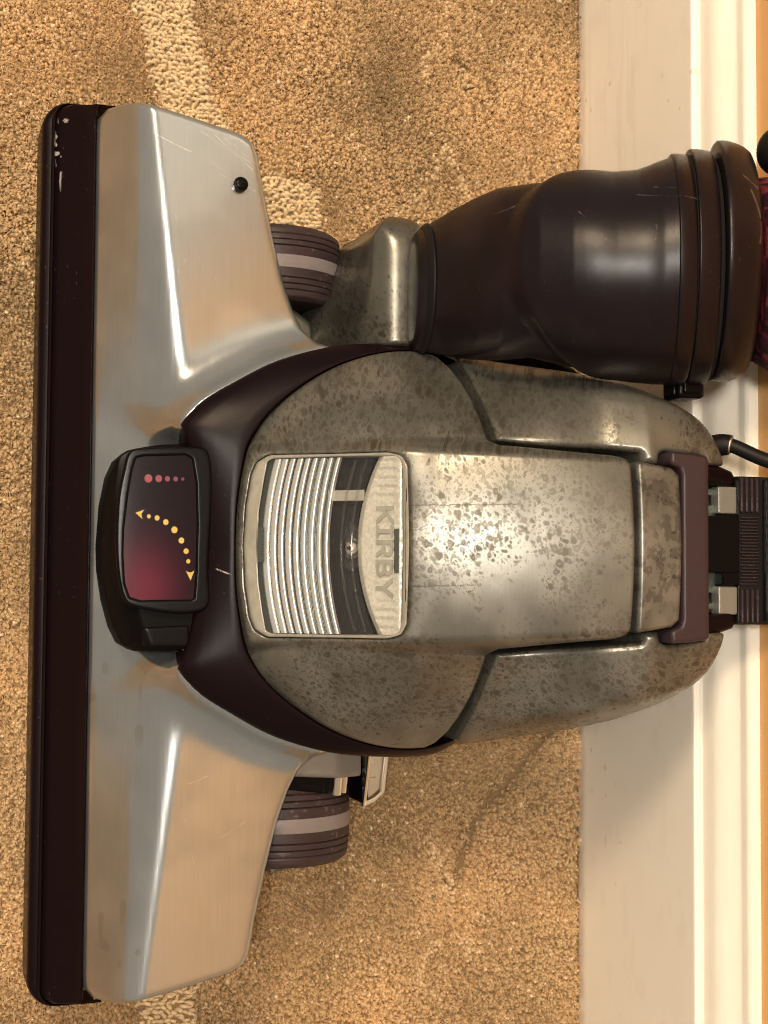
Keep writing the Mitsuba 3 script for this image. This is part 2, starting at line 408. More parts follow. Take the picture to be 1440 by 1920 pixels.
add("baseboard__board", strip(prof[:4], FU + 16.5), "board_paint", 25)
add("baseboard__moulding", strip([(FU + 2.9, 110.35)] + prof[4:], FU + 17.1), "trim_paint", 25)
labels["baseboard"] = {"label": "tall cream painted wooden baseboard with moulded top edge behind the vacuum cleaner", "category": "baseboard"}
wallm = trimesh.creation.box((30, 1800, 700))
wallm.apply_translation((FU + 17.4 + 15, 0, -7 + 350))
wallm.vertices[:, 2] = np.where(wallm.vertices[:, 2] > 300, 2400, wallm.vertices[:, 2])
add("wall", wallm, "wall_paint", False)
labels["wall"] = {"label": "orange painted wall above the cream baseboard", "category": "wall", "kind": "structure"}

labels["carpet"] = {"label": "tan cut pile carpet with pale looped leaf pattern", "category": "carpet", "kind": "structure"}

# pale looped bands and the fine vine lines that run through the pile
BANDS = [Polygon([(37, 330), (41, 262), (49, 232), (57, 205), (63, 190), (72, 170), (90, 160), (98, 175), (91, 197), (83, 212), (78, 236), (71, 258), (66, 330)]),
         Polygon([(92, 196), (106, 180), (125, 180), (133, 172), (135, 158), (132, 120), (96, 130)]),
         Polygon([(48, -190), (52, -205), (50, -330), (79, -330), (79, -215), (81, -197), (90, -180)])]
VINES = [[(199, 330), (198, 285), (197.6, 256)], [(187, 234), (186, 243), (190, 249), (196, 251)], [(207, 240), (210, 232), (209.6, 224)],
         [(197.5, 204), (194, 194), (188, 181), (178, 170), (170, 165)], [(198, 203), (203, 192), (209.8, 178)],
         [(203, -166), (199, -154), (189, -138)], [(200, -156), (203, -164)], [(189, -194), (187, -203), (191, -210), (198, -212)], [(190, -192), (197, -186)], [(211, -196), (212, -190), (207, -185)],
         [(196, -250), (199, -275), (198, -330)]]
CREASES = [([(203, -166), (204, -158), (209, -147), (214, -133), (221, -122), (231, -113), (246, -96), (262, -82)], 2.2), ([(208, -206), (213, -196)], 0.9), ([(203, 246), (209, 240), (212, 232)], 0.8), ([(186, 190), (172, 170)], 0.4)]


# the doorway that ends the baseboard just past the picture; the polished nozzle mirrors it
cas = [trimesh.creation.box((24, 75, 2050)), trimesh.creation.box((24, 75, 2050)), trimesh.creation.box((24, 930, 75))]
for m_, c_ in zip(cas, ((FU + 6, 343.5 + 37.5, 1017), (FU + 6, 343.5 + 75 + 780 + 37.5, 1017), (FU + 6, 343.5 + 465, 2042 + 38))):
    m_.apply_translation(c_)
add("door__casing", cat(*cas), "door_paint", False)
slab_ = trimesh.creation.box((14, 778, 2035))
slab_.apply_translation((FU + 10.2, 343.5 + 75 + 390, 1012))
pans = []
for y0_, z0_, hh_ in ((120, 200, 700), (120, 1020, 820), (440, 200, 700), (440, 1020, 820)):
    pn = trimesh.creation.box((6, 230, hh_))
    pn.apply_translation((FU + 2.0, 343.5 + 75 + y0_ + 110, z0_ + hh_ / 2))
    pans.append(pn)
add("door__leaf", cat(slab_, *pans), "door_paint", False)
labels["door"] = {"label": "grey painted door and casing past the end of the baseboard, outside the picture", "category": "door"}

base = trimesh.creation.box((1500, 1800, 20))
base.apply_translation((FU - 750, 0, -9.5 - 10))
_cr = [(LineString(spline(l, 40)), w) for l, w in CREASES]


def mat_z(u, v):
    q = shapely.points(np.column_stack([u, v]))
    z = np.full(len(u), -3.6)
    for l, w in _cr:
        z = z - 5.0 * np.exp(-(shapely.distance(l, q) / (1.6 * w)) ** 2) * min(1, w)
    return z


mat = hf(sbox(-150, -340, FU - 0.2, 340), mat_z, -9.7, 3.2, 0)
add("carpet", cat(base, mat), "carpet_backing", True)


def capsules(xyz, lean, r, h, col, sides=5, flat=None):
    """many little yarn ends as one mesh; base points, unit leans, radii, heights, colours"""
    n = len(xyz)
    th = np.arange(sides) * 2 * np.pi / sides + rng.random(n)[:, None] * 6.28
    up = lean
    a = np.cross(up, np.array([0.0, 1.0, 0.05]))
    a /= np.linalg.norm(a, axis=1, keepdims=True)
    b = np.cross(up, a)
    ell = 0.75 + 0.5 * rng.random(n)
    rings = []
    for f, k in ((0.3, 0.85), (0.68, 1.0), (0.92, 0.72)):
        c = xyz + up * (h * f)[:, None]
        rings.append(c[:, None] + (r * k)[:, None, None] * (np.cos(th)[..., None] * a[:, None] * ell[:, None, None] + np.sin(th)[..., None] * b[:, None] / ell[:, None, None]))
    tip = (xyz + up * h[:, None])[:, None]
    v = np.concatenate(rings + [tip], 1)
    k = v.shape[1]
    s = np.arange(sides)
    f = []
    for q in range(2):
        A, B = q * sides + s, q * sides + (s + 1) % sides
        f += [np.stack([A, B, B + sides], -1), np.stack([A, B + sides, A + sides], -1)]
    f.append(np.stack([2 * sides + s, 2 * sides + (s + 1) % sides, np.full(sides, 3 * sides)], -1))
    f = np.vstack(f)
    F = (f[None] + (np.arange(n) * k)[:, None, None]).reshape(-1, 3)
    return v.reshape(-1, 3), F, np.repeat(col, k, axis=0)


def make_pile():
    sp = 1.70
    gu, gv = np.meshgrid(np.arange(-120, FU - 0.6, sp), np.arange(-330, 330, sp * 0.88))
    gu = gu + (np.arange(gu.shape[0]) % 2)[:, None] * sp / 2
    p = np.column_stack([gu.ravel(), gv.ravel()]) + rng.normal(0, 0.55, (gu.size, 2))
    p = p[p[:, 0] < FU - 0.7]
    hidden = shapely.contains_xy(sbox(14, -176, 76, 176).union(sbox(70, -84, 225, 84)), p[:, 0], p[:, 1])
    p = p[~hidden]
    inband = np.zeros(len(p), bool)
    for b in BANDS:
        jit = 4.0 * (meshkit.noise(np.column_stack([p * 0.35, np.full(len(p), 1.0)])) - 0.5)
        inband |= shapely.contains_xy(b, p[:, 0] + jit, p[:, 1] + jit)
    pts = shapely.points(p)
    dv = np.full(len(p), 99.0)
    for l in VINES:
        dv = np.minimum(dv, shapely.distance(LineString(spline(l, 24)), pts))
    dc = np.full(len(p), 99.0)
    for l, w in CREASES:
        wob = 1.4 * (meshkit.noise(np.column_stack([p * 0.16, np.full(len(p), 3.0)])) - 0.5)
        dc = np.minimum(dc, np.abs(shapely.distance(LineString(spline(l, 40)), pts) + wob) / w)
    loops = inband | (dv < 1.5)
    # ---- cut pile
    keep = ~loops & (dc > 0.95)
    q, d2 = p[keep], dc[keep]
    n = len(q)
    low = meshkit.fbm(np.column_stack([q * 0.018, np.zeros(n)]), 3, 1)
    mid = meshkit.fbm(np.column_stack([q * 0.075, np.full(n, 5.0)]), 3, 2)
    ang = 6.28 * meshkit.fbm(np.column_stack([q * 0.012, np.full(n, 9.0)]), 2, 5) + rng.normal(0, 1.0, n)
    amt = 0.05 + 0.34 * rng.random(n) + 0.5 * np.clip(mid - 0.45, 0, 1)
    lean = np.column_stack([np.cos(ang) * amt, np.sin(ang) * amt, np.ones(n)])
    lean /= np.linalg.norm(lean, axis=1, keepdims=True)
    big = meshkit.fbm(np.column_stack([q * 0.03, np.full(n, 2.0)]), 2, 6)
    h = 7.0 + rng.normal(0, 0.34, n) + 2.5 * (big - 0.5) + 3.4 * (mid - 0.5) - 3.0 * np.clip(2.0 - d2, 0, 1)
    edge = np.clip((FU - q[:, 0]) / 6, 0, 1)
    h = h * (0.88 + 0.12 * edge)
    r = 1.12 + rng.normal(0, 0.16, n)
    tone = 0.88 + 0.20 * rng.random(n) + 0.85 * (low - 0.5)
    hue = rng.random(n)[:, None]
    col = (np.array([[0.525, 0.355, 0.184]]) * (1 - hue) + np.array([[0.565, 0.385, 0.206]]) * hue) * tone[:, None]
    thr = rng.random(n) < 0.025
    col[thr] = np.array([0.76, 0.58, 0.38])
    xyz = np.column_stack([q, np.full(n, -7.3)])
    v1, f1, c1 = capsules(xyz, lean, np.clip(r, 0.7, 1.6), np.clip(h, 2, 10), col, 4)
    vs, fs, cs, o = [v1], [f1], [c1], len(v1)
    # ---- loose fibres of the yarn ends
    m = 4 * n
    i = np.repeat(np.arange(n), 4)
    a = rng.random(m) * 6.28
    root = np.column_stack([q[i] + rng.normal(0, 0.8, (m, 2)), np.full(m, -2.6)]) + 0
    tilt = rng.uniform(0.15, 0.9, m)
    az = ang[i] + rng.normal(0, 1.1, m)
    ln = rng.uniform(2.3, 4.6, m) * (0.75 + 0.25 * (h[i] / 7.0))
    d1 = np.column_stack([np.cos(az) * tilt, np.sin(az) * tilt, np.ones(m)])
    d1 /= np.linalg.norm(d1, axis=1, keepdims=True)
    side = np.column_stack([-np.sin(a), np.cos(a), np.zeros(m)]) * rng.uniform(0.16, 0.30, m)[:, None]
    mid_p = root + d1 * (ln * 0.6)[:, None]
    end_p = mid_p + (d1 + np.column_stack([np.cos(az), np.sin(az), -0.7 * np.ones(m)]) * 0.55) * (ln * 0.4)[:, None]
    bv = np.stack([root - side, root + side, mid_p - side, mid_p + side, end_p], 1)
    bf = np.array([[0, 1, 3], [0, 3, 2], [2, 3, 4]])
    vs.append(bv.reshape(-1, 3)); fs.append((bf[None] + (np.arange(m) * 5)[:, None, None]).reshape(-1, 3) + o); o += m * 5
    cs.append(np.repeat(np.clip(col[i] * rng.uniform(0.85, 1.18, (m, 1)), 0, 0.85), 5, axis=0))
    # ---- looped pile
    q = p[loops & ~inband]
    n = len(q)
    lean = np.column_stack([rng.normal(0, 0.3, n), rng.normal(0, 0.3, n), np.ones(n)])
    lean /= np.linalg.norm(lean, axis=1, keepdims=True)
    v2, f2, c2 = capsules(np.column_stack([q, np.full(n, -7.3)]), lean, np.full(n, 1.25), 6.6 + rng.normal(0, 0.4, n), np.array([[0.62, 0.46, 0.27]]) * (0.9 + 0.2 * rng.random((n, 1))))
    vs.append(v2); fs.append(f2 + o); cs.append(c2); o += len(v2)
    # loops: small half rings standing in rows
    th = np.linspace(0, np.pi, 6)
    for b in BANDS:
        x0, y0, x1, y1 = b.bounds
        gx, gy = np.meshgrid(np.arange(x0, x1, 2.9), np.arange(y0, y1, 2.0))
        g = np.column_stack([gx.ravel(), gy.ravel()])
        g[:, 0] += 1.2 * (np.arange(gx.shape[0]) % 2).repeat(gx.shape[1])
        g += rng.normal(0, 0.45, g.shape)
        jg = 4.0 * (meshkit.noise(np.column_stack([g * 0.35, np.full(len(g), 1.0)])) - 0.5)
        g = g[shapely.contains_xy(b.buffer(-0.2), g[:, 0] + jg, g[:, 1] + jg)]
        g = g[~shapely.contains_xy(sbox(14, -176, 76, 176), g[:, 0], g[:, 1])]
        for x, y in g:
            a = rng.normal(0.15, 0.55)
            w, hh = rng.uniform(1.1, 1.7), rng.uniform(4.6, 6.2)
            path = np.column_stack([x + w * np.cos(th) * math.cos(a), y + w * np.cos(th) * math.sin(a) + 0.8 * np.sin(th), -7.3 + hh * np.sin(th) ** 0.7])
            m = sweep(path, rng.uniform(0.8, 1.1), 5)
            vs.append(np.asarray(m.vertices)); fs.append(np.asarray(m.faces) + o); o += len(m.vertices)
            cs.append(np.tile(np.array([0.64, 0.49, 0.295]) * rng.uniform(0.85, 1.12), (len(m.vertices), 1)))
    return np.vstack(vs), np.vstack(fs), np.clip(np.vstack(cs), 0.01, 0.9)


pv, pf, pc = make_pile()
scene["carpet__pile"] = mikit.ply(trimesh.Trimesh(W(pv), pf, process=False), "pile_yarn", smooth=True, color=pc)
labels["carpet__pile"] = {"label": "tan carpet pile with pale loops", "kind": "stuff"}

# ------------------------------------------------------------------ the vacuum cleaner
V = "vacuum_cleaner__"
labels["vacuum_cleaner"] = {"label": "worn aluminium and plum upright vacuum cleaner head lying on tan carpet against the baseboard", "category": "vacuum cleaner"}

TRIM_O = [(59, 0), (57.5, 20), (55.0, 36), (52.2, 44), (51.4, 48.5), (54.0, 53), (60.5, 59.3), (72, 66.6), (87, 75), (102, 80.6), (116, 84), (130, 85.6), (148, 86.3), (160, 85.0), (168, 81.0)]
TRIM_I = [(71.9, 0), (72.6, 18), (74.6, 31), (76.6, 39.5), (79.4, 45.5), (83, 51), (88, 56.6), (95, 62.8), (104, 69.2), (115, 75.2), (128, 79.8), (140, 82.0), (152, 82.0), (160, 80.3), (168, 77.5)]


def both(keys, n):
    h = spline(keys, n)
    return np.vstack([h[::-1], (h * [1, -1])[1:]])


trim_o, trim_i = both(TRIM_O, 90), both(TRIM_I, 90)
trim_poly = Polygon(np.vstack([trim_o, [(200, -80), (200, 80)]]))

# nozzle housing -------------------------------------------------------------
noz = [(20.9, 0), (20.9, 178), (21.6, 182.5), (24.5, 185.2), (30, 184.6), (36, 182.6), (55, 178.6), (77, 173.4), (82.5, 170.2), (84.8, 165), (87.0, 152), (91.4, 131.6), (96, 113), (100.5, 100.5), (104.5, 92), (109, 86.2), (116, 82.5), (122, 70), (122, 0)]
noz_poly = Polygon(mirror(noz)).buffer(0)


def noz_z(u, v):
    av = np.abs(v)
    t = np.clip((181 - av) / 125, 0, 1)
    ridge = 36.0 + 13.5 * t
    slope = 31.0 / np.maximum(ridge - 20.9, 1)
    front = 49.2 + (u - 20.9) * slope * (1.0 + 0.0 * u)
    top = 79.5 - 0.6 * np.clip((u - 36) / 60, 0, 1.2)
    z = smin(front, top, 11.5)
    side = 79.5 + (183.6 - av) * 2.6
    z = smin(z, np.maximum(side, 40), 5.0)
    floor = 48.5 + 0.78 * np.clip(u - 21, 0, 34)
    s = sstep(47.0, 60.0, av + 3.0 * np.clip((u - 40) / 15, -1, 1))
    z = floor + (z - floor) * s
    d = shapely.distance(trim_poly, shapely.points(np.column_stack([u, v])))
    cove = 12.0 * np.exp(-((d + 0.3) / 6.5) ** 1.35)
    target = 91.0
    z = z + np.clip(target - z, 0, 40) * np.exp(-(d / 6.0) ** 1.3) * (av > 40) * sstep(40, 52, av)
    di = shapely.distance(trim_poly.exterior, shapely.points(np.column_stack([u, v])))
    z = np.where((d <= 0) & (av > 40), np.minimum(z, 90.5) * 0 + 90.5, z)
    return np.where((d <= 0) & (di > 3.5), 82.0, z)


add(V + "nozzle_housing", hf(noz_poly, noz_z, 16, 1.7, 3.0), "nozzle_metal", 38)
labels[V + "nozzle_housing"] = {"label": "brushed bare aluminium nozzle housing with a few scratches"}

# black rivet plug on the nozzle top
def puck(u, v, z, r, h, n=24):
    pr = [(0, h), (r * 0.45, h), (r * 0.62, h * 0.85), (r * 0.72, h * 0.35), (r * 0.82, h * 0.30), (r * 0.97, h * 0.26), (r, h * 0.05), (r, -2)]
    th = np.arange(n) * 2 * np.pi / n
    rows = [np.column_stack([u + a * np.cos(th), v + a * np.sin(th), np.full(n, z + b)]) for a, b in pr]
    return loft(rows, True, True)


add(V + "nozzle_plug", puck(76.6, 150.8, 81.3, 3.1, 1.5), "black_plastic", 40)

# front bumper ----------------------------------------------------------------
SEC = [(0.0, 6), (0.0, 24), (0.25, 27.2), (1.0, 29.0), (2.2, 29.8), (3.9, 30.2), (4.25, 31.4), (4.6, 32.0), (5.1, 31.9), (5.5, 31.1), (5.8, 30.6), (8, 33.2), (12, 38.0), (16, 43.0), (18.6, 46.6), (19.4, 48.6), (20.0, 49.2), (20.7, 49.0), (21.2, 48.0), (21.4, 44)]
rows = []
for d, z in SEC:
    R0 = max(12 - d, 0.6)
    hw = 194.5 - min(0.3 * d, 6)
    pts_r = [(d + R0 + (29.0 - d - R0) * (1 - t), hw) for t in np.linspace(0, 1, 8)]
    pts_r += [(d + R0 - R0 * math.sin(a), hw - R0 + R0 * math.cos(a)) for a in np.linspace(0, math.pi / 2, 12)[1:]]
    half = np.array(pts_r)
    mid = np.column_stack([np.full(40, d), np.linspace(hw - R0, 0, 41)[1:]])
    half = np.vstack([half, mid])
    full = np.vstack([half, (half * [1, -1])[::-1][1:]])
    rows.append(np.column_stack([full, np.full(len(full), float(z))]))
bm = loft(np.array(rows))
if bm.face_normals[:, 2].mean() < 0:
    bm.invert()
add(V + "front_bumper", bm, "plum_plastic", 30)
labels[V + "front_bumper"] = {"label": "dark plum plastic bumper strip along the front, chipped at its end"}

# trim band ---------------------------------------------------------------------
rows = []
for w, dz in ((0, -40), (0, 89.5), (0.03, 92.4), (0.10, 94.2), (0.3, 96.2), (0.55, 98.0), (0.8, 99.6), (0.95, 100.4), (1.0, 100.0), (1.02, 80.0)):
    q = trim_o * (1 - w) + trim_i * w
    z = np.full(len(q), float(dz)) if dz > 0 else np.full(len(q), 55.0)
    rows.append(np.column_stack([q, z]))
tb = loft(np.array(rows))
if tb.face_normals[np.argmin(np.abs(tb.triangles_center[:, 1]))][2] < 0 and tb.face_normals[:, 2].mean() < 0:
    tb.invert()
add(V + "trim_band", tb, "plum_plastic", 35)
labels[V + "trim_band"] = {"label": "dark plum crescent trim band around the front of the hood"}

# headlight hood -----------------------------------------------------------------
def z_lens(u):
    return 105 + 45 * (u - 73) / 54.0


def z_panel(u):
    t = (u - 127) / 82.0
    return 150 + 26 * t + 8.0 * t * (1 - t)


def dome(u, v):
    du = np.where(u < 145, (u - 145) / 73.5, (u - 145) / 190.0)
    r = np.sqrt(du ** 2 + (v / 82.6) ** 2)
    return 100.5 + 51 * (1 - np.clip(r, 0, 1.3) ** 2.15)


def hood_z(u, v):
    av = np.abs(v)
    strip_w = 37.6 - 0.045 * np.clip(u - 135, 0, 80)
    top = smin(z_lens(u), z_panel(u), 4.0) - (1.3 + 2.4 * sstep(124, 140, u)) * (v / 37.0) ** 2
    over = np.maximum(av - strip_w, -6)
    top = top - np.where(over > -2.5, (np.clip(over + 2.5, 0, 30)) ** 2 * 0.30, 0)
    d = dome(u, v)
    crease = 3.0 * np.exp(-(((u - 96) * 0.70 + (av - 52) * 0.9) / 7) ** 2) * sstep(95, 118, u)
    return smax(top, d + 0 * crease, 3.0)


hood_half = [tuple(p) for p in spline(TRIM_I, 90) if p[0] < 152.0]
hood_half = [(u + 0.35, v * 0.996) for u, v in hood_half] + [(155.5, 79.5), (158.6, 74.5), (160.9, 68), (162.6, 59), (163.8, 47), (164.2, 39.4), (185, 36.9), (204, 35.0), (207.6, 33.6), (209.0, 31.0), (209.3, 0)]
hood_poly = Polygon(mirror(hood_half)).buffer(0)
lens_half = [(74.0, 0), (74.9, 16), (76.6, 28), (78.4, 33), (82.5, 35.9), (104, 35.6), (121, 35.6), (125.6, 34.2), (127.4, 30), (127.9, 0)]
lens_poly = soft(Polygon(mirror(lens_half)).buffer(0), 3.5)
hood_solid = hood_poly.difference(lens_poly)
add(V + "headlight_hood", hf(hood_solid, hood_z, lambda u, v: np.minimum(hood_z(u, v) - 13.0, 128) * 1.0, 1.25, 1.5, cap=False), "hood_metal", 40)
labels[V + "headlight_hood"] = {"label": "tarnished spotted aluminium hood around the headlight"}

# inner body seen in the gaps
def core_z(u, v):
    return smin(140.0 + 14.0 * np.clip((u - 165) / 55, 0, 1), dome(u, v * 1.05) - 6, 4)


add(V + "motor_body", hf(Polygon(mirror([(140, 0), (140, 66), (200, 62), (240, 48), (252, 34), (252, 0)])), core_z, 25, 4.0), "dark_gap", 30)

add(V + "fan_case", hf(soft(Polygon([(96, -76), (150, -76), (205, -62), (240, -40), (240, 40), (228, 80), (205, 90), (150, 90), (96, 76)]), 6), lambda u, v: np.where(np.abs(v) < 60, 60.0, 88.0 - 0.0 * u), 22, 3.0, 3.0), "black_rubber", 30)

# side covers -----------------------------------------------------------------------
co = spline([(166.5, 80.2), (180, 79.0), (198, 76.2), (222, 70.6), (238, 65.0), (247.5, 59.6), (252.8, 53.6)], 40)
cover_half = [(163.4, 77.5)] + [tuple(p) for p in co] + [(255.6, 48.0), (256.2, 41), (256.0, 33), (246, 33.2), (244.5, 36.0), (226, 37.2), (223.8, 36.2), (223.0, 32.1), (216.5, 32.6), (216.0, 36.6), (166.6, 41.6)]
cov_poly = soft(Polygon(cover_half).buffer(0), 0.9)
cov_c = np.array([(160, 81.5)] + [tuple(p) for p in co] + [(256.5, 45)])


def cover_z(u, v):
    av = np.abs(v)
    vo = np.interp(u, cov_c[:, 0], cov_c[:, 1], right=45)
    t = np.clip((av - 34) / np.maximum(vo - 34, 4), 0, 1)
    top = 150.0 + 19.0 * np.clip((u - 165) / 55, 0, 1) - 7.0 * np.clip((u - 228) / 28, 0, 1) ** 2
    full = top - (14 + 7 * np.clip((215 - u) / 50, 0, 1)) * t ** 1.6 - 32 * np.clip((t - 0.55) / 0.45, 0, 1) ** 2.6
    w = sstep(160, 208, u)
    return (dome(u, v) + 4.6) * (1 - w) + full * w


for k, sgn in enumerate((1, -1)):
    pol = cov_poly if sgn > 0 else shapely.affinity.scale(cov_poly, 1, -1, origin=(0, 0))
    key = V + ("side_cover" if k == 0 else "side_cover_001")
    add(key, hf(pol, cover_z, 70, 1.2, 2.6, cap=False), "hood_metal", 40)

# rear plate -----------------------------------------------------------------------
rp = soft(Polygon(mirror([(210.6, 0), (210.6, 31.5), (211.4, 32.6), (225.0, 30.4), (227.9, 27.6), (228.2, 0)])).buffer(0), 0.4)
add(V + "rear_plate", hf(rp, lambda u, v: 176.8 + 0.0 * u - 2.2 * (v / 32.0) ** 2 + 0.06 * (u - 210), 130, 1.3, 1.6, cap=False), "plate_metal", 40)
labels[V + "rear_plate"] = {"label": "heavily stained dark aluminium plate behind the hood"}

# handle bracket ----------------------------------------------------------------------
br = soft(Polygon(mirror([(229.2, 0), (229.2, 27.6), (228.4, 30.2), (224.9, 31.6), (224.2, 33.0), (224.7, 36.6), (233, 36.2), (243.0, 34.9), (243.4, 33), (243.4, 0)])).buffer(0), 0.5)
add(V + "handle_bracket", hf(br, lambda u, v: np.where(u < 240, 176.0, 176.0 - (u - 240) * 1.5) + 0.0 * v, 161, 1.2, 1.5), "bracket_plastic", 40)
labels[V + "handle_bracket"] = {"label": "dull plum plastic bracket at the rear of the hood"}
for k, s in enumerate((1, -1)):
    lug = soft(Polygon([(243.2, s * 34.6), (243.2, s * 27.5), (262, s * 24.5), (265.2, s * 28.0), (263.0, s * 31.6), (252, s * 34.2)]).buffer(0), 1.5)
    add(V + "handle_bracket__lug" + ("" if k == 0 else "_001"), hf(lug, lambda u, v: 164.0 - (u - 243) * 0.35, 120, 1.4, 2.5), "plum_plastic", 40)

# switch pedal mount behind the bracket ---------------------------------------------------
mount = sbox(243.5, -24, 257, 24.6)
for c in ((254.2, 19.8), (254.2, -19.4)):
    mount = mount.difference(Point(c).buffer(2.0))
add(V + "pedal_mount", hf(mount, lambda u, v: 153 + 0 * u, 148, 2.0, 0.5), "dark_steel", 30)
add(V + "pedal_mount__block", cat(rbox(247, 263.5, -9.2, 13.2, 140, 160, 0.8), rbox(256.5, 264.5, -14.5, 14.2, 140, 159, 0.8)), "black_plastic", 30)
add(V + "pedal_mount__clip", rbox(255.6, 264.2, 14.3, 25.2, 152, 157.4, 0.6), "pale_metal", 30)
add(V + "pedal_mount__clip_001", rbox(255.6, 264.2, -26.0, -14.7, 152, 157.4, 0.6), "pale_metal", 30)
for k, (uu, vv, rr) in enumerate(((247.6, 13.8, 0.9), (247.4, -5.4, 0.8), (250.4, -27.4, 1.3))):
    sp = trimesh.creation.icosphere(2, rr)
    sp.apply_translation((uu, vv, 157))
    add(V + "pedal_mount__screw" + ("" if k == 0 else "_%03d" % k), sp, "chrome", True)
add(V + "switch_pedal", cat(rbox(264.4, 287, -30.0, 29.6, 140, 157.0, 1.0), rbox(276, 286.5, -29, 28.8, 150, 159.5, 1.0)), "black_rubber", 30)
labels[V + "switch_pedal"] = {"label": "black ribbed switch pedal"}
n = 0
for s in (1, -1):
    for i in range(4):
        u0 = 265.3 + i * 2.35
        a, b2 = (15.0, 29.0) if s > 0 else (-29.4, -15.6)
        add(V + "switch_pedal__rib" + ("" if n == 0 else "_%03d" % n), rbox(u0, u0 + 1.15, a, b2, 155, 158.6, 0.4), "tyre_rubber", 30)
        n += 1
for i in range(22):
    v0 = -14.0 + i * 1.27
    add(V + "switch_pedal__rib_%03d" % n, rbox(265.0 + (i % 2) * 0.8, 273.4 + (i % 2) * 0.5, v0, v0 + 0.55, 155, 158.2, 0.25), "tyre_rubber", 30)
    n += 1

# power cord ------------------------------------------------------------------------------
cp = spline([(252, 37.0, 140), (258, 41.5, 147), (263, 42.6, 152), (268, 40.5, 155), (275, 36.4, 160), (284, 33.0, 168), (286, 31, 190), (283.5, 22, 240)], 60)
rad = np.interp(np.linspace(0, 1, 60), [0, 0.08, 0.16, 0.20, 0.215, 1], [4.8, 5.4, 4.9, 4.2, 3.0, 3.0])
k = 13
add(V + "power_cord", sweep(cp[k - 1:], 2.9, 18), "black_rubber", 60)
add(V + "power_cord__strain_relief", sweep(cp[:k], np.linspace(5.6, 4.2, k), 18), "black_rubber", 60)
ring = trimesh.creation.torus(3.5, 0.75, major_sections=28, minor_sections=10)
tt = cp[k] - cp[k - 2]
ring.apply_transform(trimesh.geometry.align_vectors([0, 0, 1], tt / np.linalg.norm(tt)))
ring.apply_translation(cp[k - 1])
add(V + "power_cord__collar", ring, "dull_steel", True)

# headlight -----------------------------------------------------------------------------------
HL = V + "headlight"
NL = np.array([-45.0, 0, 54.0]) / math.hypot(45, 54)


def lens_pt(u, v, off):
    """a point off millimetres in front of the sloping lens plane"""
    u, v = np.broadcast_arrays(np.asarray(u, float), np.asarray(v, float))
    return np.stack([u, v, z_lens(u)], -1) + np.asarray(off)[..., None] * NL


rim = lens_poly.buffer(-0.25)
hole = soft(Polygon(mirror([(78.6, 0), (79.2, 14), (80.8, 26), (82.0, 33.2), (84, 34.2), (104, 34.3), (122.8, 34.0), (125.0, 32.6), (126.0, 28), (126.3, 0)])).buffer(0), 2.0)
add(HL, hf(rim.difference(hole), lambda u, v: z_lens(u) + 0.7 - 1.0 * (v / 37.0) ** 2, lambda u, v: z_lens(u) - 9, 0.9, 0.9), "cream_plastic", 40)
labels[HL] = {"label": "clear ribbed headlight window with cream rim and raised lettering"}


def slab(poly, off0, off1, step=1.0, bump=None):
    """flat piece lying parallel to the lens plane"""
    m = hf(poly, (lambda u, v: z_lens(u) + off1 + (bump(u, v) if bump else 0)), (lambda u, v: z_lens(u) + off0), step, 0.0)
    return m


def arc(u0, v, c=4.2):
    return u0 + c * (v / 35.0) ** 2


vv = np.linspace(-34.0, 34.0, 41)
refl = Polygon(np.vstack([np.column_stack([arc(79.0, vv, 3.0), vv]), np.column_stack([arc(102.4, vv), vv])[::-1]])).buffer(0)
add(HL + "__reflector", slab(refl, -9, -4.4, 1.0), "dark_steel", 40)
dark = Polygon(np.vstack([np.column_stack([arc(102.6, vv), vv]), np.column_stack([arc(113.4, vv, 6.4), vv])[::-1]])).buffer(0)
add(HL + "__lamp_well", slab(dark, -12, -9.5, 1.5), "dark_gap", 30)
n = 0
for i in range(9):
    u0 = 80.6 + i * 2.50
    for_v = np.linspace(-34.0, 34.0, 45)
    th = np.linspace(0, np.pi, 9)
    rows = []
    for t in th:
        rows.append(lens_pt(arc(u0, for_v) + (1.12 - 0.06 * (i % 3)) * np.cos(t) * (1.05 - 0.05 * i), for_v, np.full(len(for_v), -2.7 + 1.0 * max(np.sin(t), 0.0) ** 0.45)))
    rows.append(lens_pt(arc(u0, for_v) - 0.80, for_v, np.full(len(for_v), -3.0)))
    rows.append(lens_pt(arc(u0, for_v) + 0.80, for_v, np.full(len(for_v), -3.0)))
    m = loft(np.transpose(np.array(rows), (1, 0, 2)), True, True)
    add(HL + "__rib" + ("" if n == 0 else "_%03d" % n), m, "rib_plastic", 50)
    n += 1
# two single ridges across the dark part of the window, and the bulb behind it
for u0 in (105.6, 109.0):
    vq = np.linspace(-33, 33, 45)
    add(HL + "__rib_%03d" % n, sweep(lens_pt(arc(u0, vq, 5.2), vq, np.full(45, -1.6)), 0.42, 8), "clear_plastic", 60)
    n += 1
bulb = sweep(lens_pt(np.full(14, 108.0), np.linspace(-10, 9, 14), np.full(14, -5.0)), 3.0 * np.sqrt(np.clip(1 - np.linspace(-1, 1, 14) ** 6, 0.02, 1)), 16)
add(HL + "__bulb", bulb, "clear_plastic", 60)
cap = trimesh.creation.icosphere(3, 2.5)
cap.vertices *= [1, 1.7, 1]
cap.apply_translation(lens_pt(108.0, -1.0, -4.6))
add(HL + "__bulb_tip", cap, "reflector_metal", True)
add(HL + "__bulb_holder", slab(sbox(102.8, 17.3, 114.5, 21.4), -9, -4.0, 1.0), "cream_plastic", 30)
# frosted strip with the fluting and the raised name
fr = Polygon(np.vstack([np.column_stack([arc(112.9, vv, 7.2), vv]), [(124.6, 33.8), (125.6, 30.5), (126.0, 0), (125.6, -30.5), (124.6, -33.8)]])).buffer(0)


